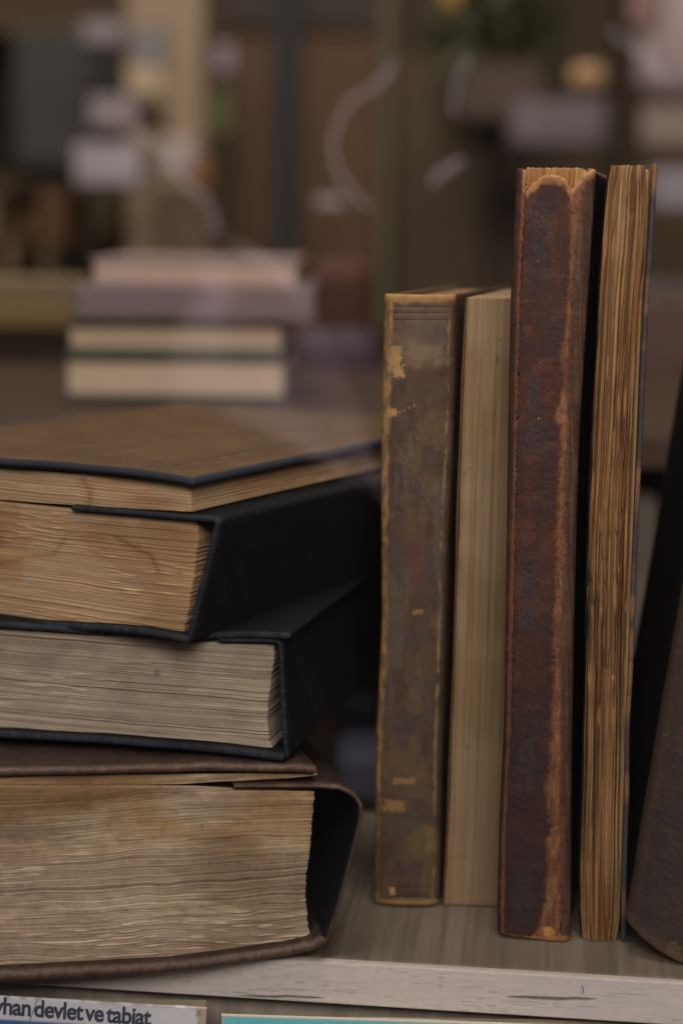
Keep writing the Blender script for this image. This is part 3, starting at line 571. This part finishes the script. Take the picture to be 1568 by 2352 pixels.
c = mixc(c, C(116, 90, 66), ss(-.0012, -.0004, Z)*ss(.4, .7, vn(X*400, Z*400, 173))*.5)
c = mixc(c, C(56, 84, 128), ss(.0004, -.0004, Z+.0083)*ss(-.0400, -.0406, X))
cr = ss(2.0, .7, np.abs(px-(87-(py-2295)*.36)))*ss(2292, 2296, py)*ss(2346, 2342, py); c = mixc(c, C(70, 70, 84), cr*.9)
slab('front_cover', P, .0012, c, M_card, R9)
box('page_block', pB[0]-Wd+.001, pB[0]-.001, .5508, .5605, pB[2]-Hh+.001, pB[2]-.0022, C(150, 134, 110), M_page, R9, b=.0004)
def text(name, body, size, loc, ang, mat, parent, depth=.00008, bold=.0):
    cu = bpy.data.curves.new(name, 'FONT'); cu.body = body; cu.size = size; cu.extrude = depth; cu.offset = bold; cu.space_character = .94; cu.space_word = .6
    to = bpy.data.objects.new(name+'_src', cu); COL.objects.link(to)
    dg = bpy.context.evaluated_depsgraph_get(); me = bpy.data.meshes.new_from_object(to.evaluated_get(dg)); COL.objects.unlink(to); bpy.data.objects.remove(to)
    o = bpy.data.objects.new(name, me); COL.objects.link(o); o.parent = parent
    o.rotation_euler = (math.radians(90), -ang, 0); o.location = Vector(loc)-Vector(parent['_b']); me.materials.clear(); me.materials.append(mat); return o, me
mi, t_, p_ = new_mat('navy_ink'); p_.inputs['Base Color'].default_value = (*C(50, 52, 66), 1); p_.inputs['Roughness'].default_value = .5
nt = t_.nodes.new('ShaderNodeTexNoise'); nt.inputs['Scale'].default_value = 500; rp_ = t_.nodes.new('ShaderNodeMixRGB'); rp_.inputs[1].default_value = (*C(42, 44, 58), 1); rp_.inputs[2].default_value = (*C(60, 62, 76), 1)
t_.links.new(nt.outputs['Fac'], rp_.inputs[0]); t_.links.new(rp_.outputs[0], p_.inputs['Base Color'])
ang = math.atan2(-dirx[2], dirx[0])
tl = on_y(347, 2355, .5492)
to, me = text('title_lettering', 'yhan devlet ve tabiat', .0084, tl, ang, mi, R9, bold=.00021)
xsz = np.array([v.co.x for v in me.vertices]); wid = xsz.max()-xsz.min()
target = (on_y(347, 2355, .5492)-on_y(-16, 2327, .5492)); tw = np.linalg.norm(target); sx = tw/wid
for v in me.vertices: v.co.x = (v.co.x-xsz.max())*sx
ang = math.atan2(-target[2], target[0]); to.rotation_euler = (math.radians(90), ang, 0)

# teal book
pC = on_y(507, 2328, .549); pD = on_y(1700, 2366, .549); dx = (pD-pC)/np.linalg.norm(pD-pC); dz = np.array([-dx[2], 0, dx[0]])
R10 = root('paperback', (float(pC[0])+.08, .558, float(pC[2])-.2), 'turquoise paperback with thin cream border standing under the shelf at right', 'book')
Wd = float(np.linalg.norm(pD-pC)); xs_ = clus(Wd, 300, .0012); zs_ = clus(.2, 200, .0012)-.2; X, Z = np.meshgrid(xs_, zs_, indexing='ij')
P = pC+X[..., None]*dx+Z[..., None]*dz
c = C(92, 164, 172)*(.93+.14*fbm(X*60, Z*60, 181))[..., None]; bd = np.minimum(X, -Z); c = mixc(c, C(160, 152, 134), ss(.0011, .0006, bd)); c = mixc(c, C(60, 56, 50), ss(.0005, .0002, X)*.8)
slab('front_cover', P, .0012, c, M_card, R10)
box('page_block', pC[0]+.001, pD[0]-.001, .5505, .558, pD[2]-.19, pD[2]-.001, C(150, 134, 110), M_page, R10, b=.0004)

# ================================================================ BLURRED ROOM BEHIND
def bbox(px0, py0, px1, py1, Y):
    a = on_y(px0, py1, Y); b = on_y(px1, py0, Y); return min(a[0], b[0]), max(a[0], b[0]), min(a[2], b[2]), max(a[2], b[2])
def bg(name, label, cat, px0, py0, px1, py1, Y, dep, col, group=None, b=.004, rz=0, mat=None):
    x0, x1, z0, z1 = bbox(px0, py0, px1, py1, Y)
    o = box(name, x0, x1, Y, Y+dep, z0, z1, col, mat, None, b, rz); me = o.data
    bx = Vector(((x0+x1)/2, Y+dep/2, z0)); me.transform(Matrix.Translation(-bx)); o.location = bx
    return tag(o, label, cat, group)
FL = -.95
def struct(name, x0, x1, y0, y1, z0, z1, col): return tag(box(name, x0, x1, y0, y1, z0, z1, col, None, None, 0), kind='structure')
struct('back_wall', -4, 4, 4.4, 4.5, FL, 3, C(74, 60, 44)); struct('floor', -4, 4, .3, 4.4, FL-.1, FL-.002, C(70, 54, 42))
# low bookcase right behind the shelf, carrying the blurred stack
ZT = .1385
cs = root('low_bookcase', (0, 1.15, FL), 'low dark brown bookcase behind the shelf, carrying the blurred stack of books', 'bookcase')
DB = C(54, 38, 27)
box('top_board', -.7, .7, .93, 1.5, ZT-.018, ZT, DB, None, cs); box('side_panel', -.7, -.682, .93, 1.5, FL, ZT-.018, DB, None, cs); box('side_panel', .682, .7, .93, 1.5, FL, ZT-.018, DB, None, cs)
box('back_panel', -.682, .682, 1.48, 1.5, FL, ZT-.018, C(40, 31, 26), None, cs); box('shelf', -.682, .682, .94, 1.48, -.125, -.107, DB, None, cs); box('shelf', -.682, .682, .94, 1.48, -.45, -.432, DB, None, cs)
def shelf_book(px0, px1, Y, z0, z1, col, label):
    x0 = on_y(px0, 1400, Y)[0]; x1 = on_y(px1, 1400, Y)[0]
    r = root('shelf_book', ((x0+x1)/2, Y+.07, z0), label, 'book', 'books in the low bookcase'); box('cover', x0, x1, Y, Y+.14, z0, z1, col, M_old, r, .002); box('page_block', x0+.003, x1-.003, Y+.004, Y+.136, z1-.004, z1-.0005+.002, C(120, 104, 80), M_page, r, .0005)
shelf_book(690, 772, .96, -.107, .02, C(52, 36, 30), 'dark red brown book upright in the low bookcase, left of the pale blue one')
for (x0_, x1_, z0_, z1_, c_, l_) in ((772, 900, -.107, -.084, C(82, 58, 38), 'ochre brown book lying flat in the low bookcase, seen in the gap'), (768, 896, -.0835, -.0790, C(50, 38, 30), 'thin dark book lying on the ochre brown one in the gap'), (776, 884, -.0785, -.058, C(92, 92, 102), 'pale blue grey book lying on top in the gap beside the short leather spine')):
    xa = on_y(x0_, 1400, .97)[0]; xb = on_y(x1_, 1400, .97)[0]; r_ = root('shelf_book', ((xa+xb)/2, 1.04, z0_), l_, 'book', 'books in the low bookcase')
    box('cover', xa, xb, .97, 1.12, z0_, z0_+.0012, c_, M_old, r_, .0004); box('cover', xa, xb, .97, 1.12, z1_-.0012, z1_, c_, M_old, r_, .0004); box('page_block', xa+.001, xb-.001, .9705, 1.118, z0_+.0013, z1_-.0013, c_*.95, M_page, r_, .0004)
shelf_book(884, 960, .97, -.107, .05, C(66, 48, 34), 'brown book upright in the low bookcase behind the short leather spine')
shelf_book(1440, 1500, .97, -.107, .10, C(92, 82, 72), 'tall grey beige book seen in the gap beside the rough page edges')
shelf_book(1504, 1560, .97, -.107, .085, C(78, 72, 66), 'grey book seen behind the leaning dark book')
# stack of four on the bookcase
def flat_bg(px0, px1, py0, py1, Y, D, cov, page, label, t=.0045, rz=0, spine_left=False):
    x0, x1, z0, z1 = bbox(px0, py0, px1, py1, Y); r = root('stacked_book', ((x0+x1)/2, Y+D/2, z0), label, 'book', 'blurred stack of books behind the front stack')
    pv = [(x0+x1)/2, Y+D/2, 0]
    box('cover', x0, x1, Y, Y+D, z0, z0+t, cov, M_old, r, .001, rz, pv); box('cover', x0, x1, Y, Y+D, z1-t, z1, cov, M_old, r, .001, rz, pv)
    box('page_block', x0+.002, x1-.002, Y+.003, Y+D-.003, z0+t+.0003, z1-t-.0003, page, M_page, r, .001, rz, pv); return r
GRN = C(50, 54, 46)
flat_bg(148, 656, 818, 924, 1.08, .2, GRN, C(152, 132, 112), 'lowest and thickest cream paged book with dark green boards in the blurred stack')
flat_bg(154, 652, 737, 817, 1.08, .2, GRN, C(150, 128, 106), 'second book from the bottom of the blurred stack, cream pages between dark green boards')
pu = bg('stacked_book', 'mauve book jutting out widest in the blurred stack', 'book', 172, 660, 724, 735, 1.07, .19, C(94, 78, 78), 'blurred stack of books behind the front stack', b=.003)
flat_bg(208, 688, 597, 659, 1.08, .18, C(132, 112, 108), C(150, 126, 112), 'pinkish cream paperback on top of the blurred stack', t=.0015)
# things in the room, left to right
bg('yellow_box', 'low mustard yellow box blurred at the left edge', 'box', -260, 704, 215, 752, 1.40, .08, C(96, 76, 44))
bg('tan_box', 'long tan box above the mustard one at the left edge', 'box', -260, 640, 190, 702, 1.41, .08, C(100, 82, 60))
bc = root('tall_bookcase', (-.5, 3.0, FL), 'tall brown bookcase with grey panel, blurred at the far left', 'bookcase')
x0, x1, z0, z1 = bbox(-300, -200, 286, 650, 2.9)
box('back_panel', x0, x1, 3.2, 3.22, FL, z1, C(62, 48, 34), None, bc); box('side_panel', x1-.03, x1, 2.9, 3.2, FL, z1, C(70, 56, 44), None, bc)
for yy in (60, 425, 560): zz_ = on_y(100, yy, 2.9)[2]; box('shelf', x0, x1-.03, 2.9, 3.2, zz_-.012, zz_+.012, C(72, 56, 40), None, bc)
bg('folder', 'dark grey upright folder blurred on the tall bookcase', 'folder', 30, 72, 205, 380, 2.86, .1, C(58, 54, 50), rz=.1)
bg('folder', 'slate grey folder leaning beside the dark one on the tall bookcase', 'folder', 208, 110, 288, 300, 2.84, .06, C(50, 46, 44), rz=-.2)
bg('pale_blob', 'brightest lilac white blob, mimicking a reflection, blurred below the small pale ones at left', 'box', 172, 333, 322, 424, 2.3, .12, C(158, 146, 148), 'pale blobs blurred at upper left')  # these pale blocks mimic blurred reflection blobs
bg('pale_blob', 'pale grey blob, mimicking a reflection, just above the brightest lilac one', 'box', 205, 222, 310, 292, 2.4, .1, C(128, 116, 116), 'pale blobs blurred at upper left')
bg('pale_blob', 'small pale lilac blob highest in the upper left', 'box', 188, 48, 280, 100, 2.4, .1, C(128, 118, 118), 'pale blobs blurred at upper left')
bg('ochre_book', 'orange brown book blurred left of the tan post', 'book', 90, 440, 150, 560, 2.7, .1, C(86, 58, 36)); bg('olive_book', 'dark olive book blurred beside the orange brown one', 'book', 200, 440, 270, 540, 2.7, .1, C(62, 52, 34))
pl = rb = random.Random(11)
for k in range(11):                                   # books and boxes on the tall bookcase, each a few blurred pixels
    xx = -40+k*43+rb.uniform(-6, 6); wd_ = rb.uniform(22, 38); low = k % 2
    y1_ = 548 if low == 0 else 640; hh = rb.uniform(45, 95); cc_ = rb.choice([(96, 70, 40), (60, 50, 34), (84, 74, 52), (110, 92, 66), (50, 40, 32), (92, 60, 40)])
    nm = {(96, 70, 40): 'ochre', (60, 50, 34): 'dark olive', (84, 74, 52): 'dull khaki', (110, 92, 66): 'pale tan', (50, 40, 32): 'near black brown', (92, 60, 40): 'rusty brown'}[cc_]
    bg('upright_book', nm+(' narrow' if wd_ < 29 else ' wide')+' book at far left, '+('upper' if low == 0 else 'lower')+' blurred row, '+['first', 'second', 'third', 'fourth', 'fifth', 'sixth'][k//2]+' from left', 'book', xx, y1_-hh, xx+wd_, y1_, 2.8+rb.uniform(-.03, .05), .12, C(*cc_), 'blurred upright books at far left')
bg('tan_post', 'broad pale tan post blurred left of centre', 'post', 294, -220, 468, 640, 2.75, .14, C(138, 116, 94))
bg('cream_sheet', 'small cream card hanging on the broad tan post', 'card', 288, 155, 372, 215, 2.6, .02, C(172, 150, 122)); bg('grey_bag', 'dark grey bag hanging on the tan post under the cream card', 'bag', 308, 60, 378, 150, 2.62, .04, C(112, 110, 110))
bg('brown_jar', 'dark brown jar blurred in front of the tan post', 'jar', 332, 232, 372, 300, 2.5, .06, C(54, 38, 28)); bg('pink_box', 'pale pink box blurred in front of the tan post', 'box', 376, 318, 446, 390, 2.45, .06, C(164, 146, 142)); bg('amber_jar', 'amber jar blurred beside the pale pink box', 'jar', 448, 368, 486, 425, 2.45, .05, C(120, 78, 40))
bg('brown_board', 'warm brown board leaning in front of the tan post', 'board', 350, 430, 478, 640, 2.6, .06, C(100, 80, 60))
bg('green_bottle', 'moss green bottle blurred between tan post and brown door', 'bottle', 488, 210, 530, 310, 2.6, .05, C(86, 88, 52)); bg('pink_bottle', 'lilac pink bottle blurred above the moss green one', 'bottle', 492, 100, 538, 170, 2.6, .05, C(130, 112, 116))
dr = root('wooden_door', (-.1, 3.1, FL), 'brown wooden door standing blurred behind a dark post', 'door')
x0, x1, z0, z1 = bbox(545, 72, 864, 700, 3.1); box('door_leaf', x0, x1, 3.1, 3.15, FL, z1, C(86, 62, 44), None, dr); box('door_leaf', x0-.02, x1+.02, 3.09, 3.16, z1+.002, z1+.06, C(58, 48, 42), None, dr).name = 'lintel'
bg('dark_post', 'dark slate post blurred in front of the brown door', 'post', 622, -220, 697, 720, 2.5, .08, C(44, 42, 42)); 
bg('pale_glint', 'small pale patch mimicking a reflection, blurred before the brown door', 'label', 724, 454, 790, 478, 2.0, .01, C(150, 136, 138))  # thin pale slab put in to mimic a reflection
bg('maroon_cloth', 'dark maroon cloth bundle blurred right of the blurred stack', 'cloth', 700, 600, 862, 780, 1.75, .1, C(74, 42, 32), b=.02); bg('purple_cloth', 'dark purple cloth bundle blurred low beside the stack', 'cloth', 660, 765, 880, 960, 1.34, .1, C(58, 44, 50), b=.02)
bg('olive_post', 'slim olive grey post blurred right of the brown door', 'post', 866, -220, 906, 760, 2.4, .05, C(92, 84, 64))
# right half: glass fronted cupboard, plant, lamp
rc = root('brown_cupboard', (.6, 3.4, FL), 'large dull brown cupboard filling the blurred upper right', 'cupboard')
x0, x1, z0, z1 = bbox(912, 140, 1700, 700, 3.4); box('cupboard_body', x0, x1, 3.4, 3.8, FL, z1, C(84, 69, 52), None, rc)
for xx in (1150, 1420): q0 = on_y(xx, 300, 3.36); box('door_stile', q0[0]-.03, q0[0]+.03, 3.37, 3.398, FL, z1, C(62, 48, 36), None, rc)
rr = random.Random(5)
def plant(name, label, px0, py0, px1, py1, Y, col, n):
    x0, x1, z0, z1 = bbox(px0, py0, px1, py1, Y); r = root(name, ((x0+x1)/2, Y, z0), label, 'plant'); V = []; Fq = []
    for i in range(n):
        c0 = np.array([rr.uniform(x0, x1), Y+rr.uniform(-.08, .08), rr.uniform(z0, z1)]); d = np.array([rr.gauss(0, 1), rr.gauss(0, 1), rr.gauss(0, .7)]); d /= np.linalg.norm(d); s_ = np.cross(d, [rr.random(), .3, 1]); s_ /= np.linalg.norm(s_)+1e-6; l_ = rr.uniform(.03, .06)
        k = len(V); V += [c0-d*l_, c0+s_*l_*.35, c0+d*l_, c0-s_*l_*.35]; Fq.append([k, k+1, k+2, k+3])
    mesh('leaves', np.array(V), Fq, col, M_bg, r, smooth=False); box('plant_pot', (x0+x1)/2-.08, (x0+x1)/2+.08, Y-.08, Y+.08, z0-.1, z0, C(80, 66, 56), None, r, .01)
plant('green_plant', 'dull green potted plant blurred at the top right of centre', 1000, -60, 1290, 150, 3.2, C(98, 94, 72), 260)
bg('amber_lamp', 'small amber lamp shade blurred at the top centre', 'lamp', 1010, -40, 1062, 22, 2.6, .06, C(150, 116, 66), b=.03); bg('brass_lamp', 'small round tan lamp blurred above the tall books', 'lamp', 1312, 148, 1392, 202, 2.4, .06, C(164, 130, 96), b=.03)
bg('grey_box', 'wide lilac grey box blurred above the tall maroon book', 'box', 1175, 232, 1392, 330, 2.7, .1, C(112, 100, 102)); bg('dark_post', 'dark brown post blurred at the upper right', 'post', 1402, -220, 1456, 720, 2.5, .08, C(52, 40, 30))
bg('white_garment', 'pale pinkish cloth hanging blurred in the top right corner', 'cloth', 1470, -200, 1700, 220, 2.9, .08, C(164, 142, 142), b=.03)
bg('red_patch', 'small faded red bag in front of the pale cloth at top right', 'bag', 1440, -60, 1530, 70, 2.8, .04, C(134, 104, 98), b=.02)
bg('beige_box', 'beige box blurred at the right edge above the pale grey one', 'box', 1472, 245, 1650, 335, 2.5, .1, C(134, 116, 106)); bg('grey_tin', 'pale grey tin blurred behind the thin dark cover at right edge', 'tin', 1504, 390, 1650, 480, 2.3, .1, C(142, 132, 136))
bg('grey_ledge', 'thin grey ledge blurred at the right edge', 'ledge', 1380, 655, 1800, 692, 1.9, .1, C(84, 74, 68)); bg('brown_crate', 'brown crate blurred low at the right edge', 'crate', 1430, 694, 1800, 940, 1.42, .07, C(80, 60, 52))

# ================================================================ SHOP WINDOW AND THE STREET SIDE IT MIRRORS
mg, tg, pg = new_mat('window_glass'); ng = tg.nodes; ng.remove(pg)
fr_ = ng.new('ShaderNodeFresnel'); fr_.inputs['IOR'].default_value = 1.5; tr_ = ng.new('ShaderNodeBsdfTransparent'); gl_ = ng.new('ShaderNodeBsdfGlossy'); gl_.inputs['Roughness'].default_value = .0
tr_.inputs['Color'].default_value = (.985, .99, .985, 1); mx_ = ng.new('ShaderNodeMixShader'); tg.links.new(fr_.outputs[0], mx_.inputs[0]); tg.links.new(tr_.outputs[0], mx_.inputs[1]); tg.links.new(gl_.outputs[0], mx_.inputs[2])
tg.links.new(mx_.outputs[0], ng['Material Output'].inputs['Surface'])
gw = box('window_pane', -1.2, 1.2, .400, .406, -.6, 1.6, (.8, .8, .8), mg, None, .001); tag(gw, 'clear shop window pane in front of the old books with faint street reflections', 'window')

struct('pavement', -4, 4, -4, .3, FL-.1, FL, C(70, 68, 68)); struct('street_wall', -4, 4, -3.4, -3.2, FL, 3, C(60, 54, 52))
def mirrored(x, y, Yv): p = on_y(x, y, Yv); return np.array([p[0], .806-Yv, p[2]])
def streak(pts, Yv, wid, label):  # unseen strips added behind the camera to mirror as pale streaks
    pts = np.array(pts, float); s_ = np.r_[0, np.cumsum(np.hypot(*np.diff(pts, axis=0).T))]; S = np.linspace(0, s_[-1], 60); q = np.stack([np.interp(S, s_, pts[:, i]) for i in range(2)], -1)
    for _ in range(30): q[1:-1] = .25*q[:-2]+.5*q[1:-1]+.25*q[2:]
    c0 = np.array([mirrored(a, b, Yv) for a, b in q]); t = np.gradient(c0, axis=0); t /= np.linalg.norm(t, axis=1)[:, None]; n_ = np.cross(t, [0, 1, 0]); v = np.linspace(-.5, .5, 9)
    P = c0[:, None]+n_[:, None]*v[None, :, None]*wid; o = slab('streak', P[:, ::-1], .0015, C(190, 180, 190, 1.6), M_card, None); return tag(o, label, 'streak')
streak([(905, 140), (880, 195), (795, 232), (760, 320), (775, 410), (850, 480)], 1.35, .0045, 'added thin pale looped strap mirrored faintly in the window above the short books')
streak([(990, 425), (1015, 396), (1062, 368)], 1.3, .0065, 'added short pale strap end mirrored faintly left of the tall maroon book')
streak([(482, 548), (540, 566), (600, 598), (655, 640), (700, 684)], 1.28, .006, 'added pale curved strap mirrored faintly across the top of the blurred stack')
streak([(1075, 130), (1050, 190), (1040, 260)], 1.35, .004, 'added faint thin strap end mirrored at the top right of centre')
streak([(1400, 70), (1450, 110), (1500, 150), (1540, 200)], 1.35, .005, 'added pale thin strap mirrored at the upper right corner')
streak([(300, 300), (350, 320), (420, 420), (490, 470), (500, 560), (470, 620)], 1.4, .005, 'added pale curved strap mirrored faintly above the blurred stack')
# pale cloth added unseen on the street side so its edge mirrors as an arc
arc = np.array([(470, 520), (560, 572), (640, 625), (705, 690), (752, 775), (792, 860), (826, 940), (850, 1000), (866, 1060), (880, 1110), (890, 1150)], float)
lef = np.array([(462, 528), (470, 600), (440, 680), (400, 770), (390, 860), (400, 960), (560, 1010), (700, 1060), (800, 1105), (868, 1148)], float)
ya = np.linspace(0, 1, 90); A_ = np.stack([np.interp(ya, np.linspace(0, 1, len(arc)), arc[:, i]) for i in range(2)], -1); B_ = np.stack([np.interp(ya, np.linspace(0, 1, len(lef)), lef[:, i]) for i in range(2)], -1)
for _ in range(20):
    for q in (A_, B_): q[1:-1] = .25*q[:-2]+.5*q[1:-1]+.25*q[2:]
uu = np.linspace(0, 1, 50); P = np.array([[mirrored(*(lerp(b, a, u)), 1.25+.010*math.sin(u*11+v*3)+.012*math.sin(u*5-v*5)) for u in uu] for v, (a, b) in enumerate([(a, b) for a, b in zip(A_, B_)]) for v in [v/90.]])
tag(slab('reflection_cloth', P, .002, C(140, 124, 126, 1.6)*np.ones(3), M_card, None), 'added pale lilac cloth, unseen, mirrored in the window as a faint arc over the stack', 'cloth')
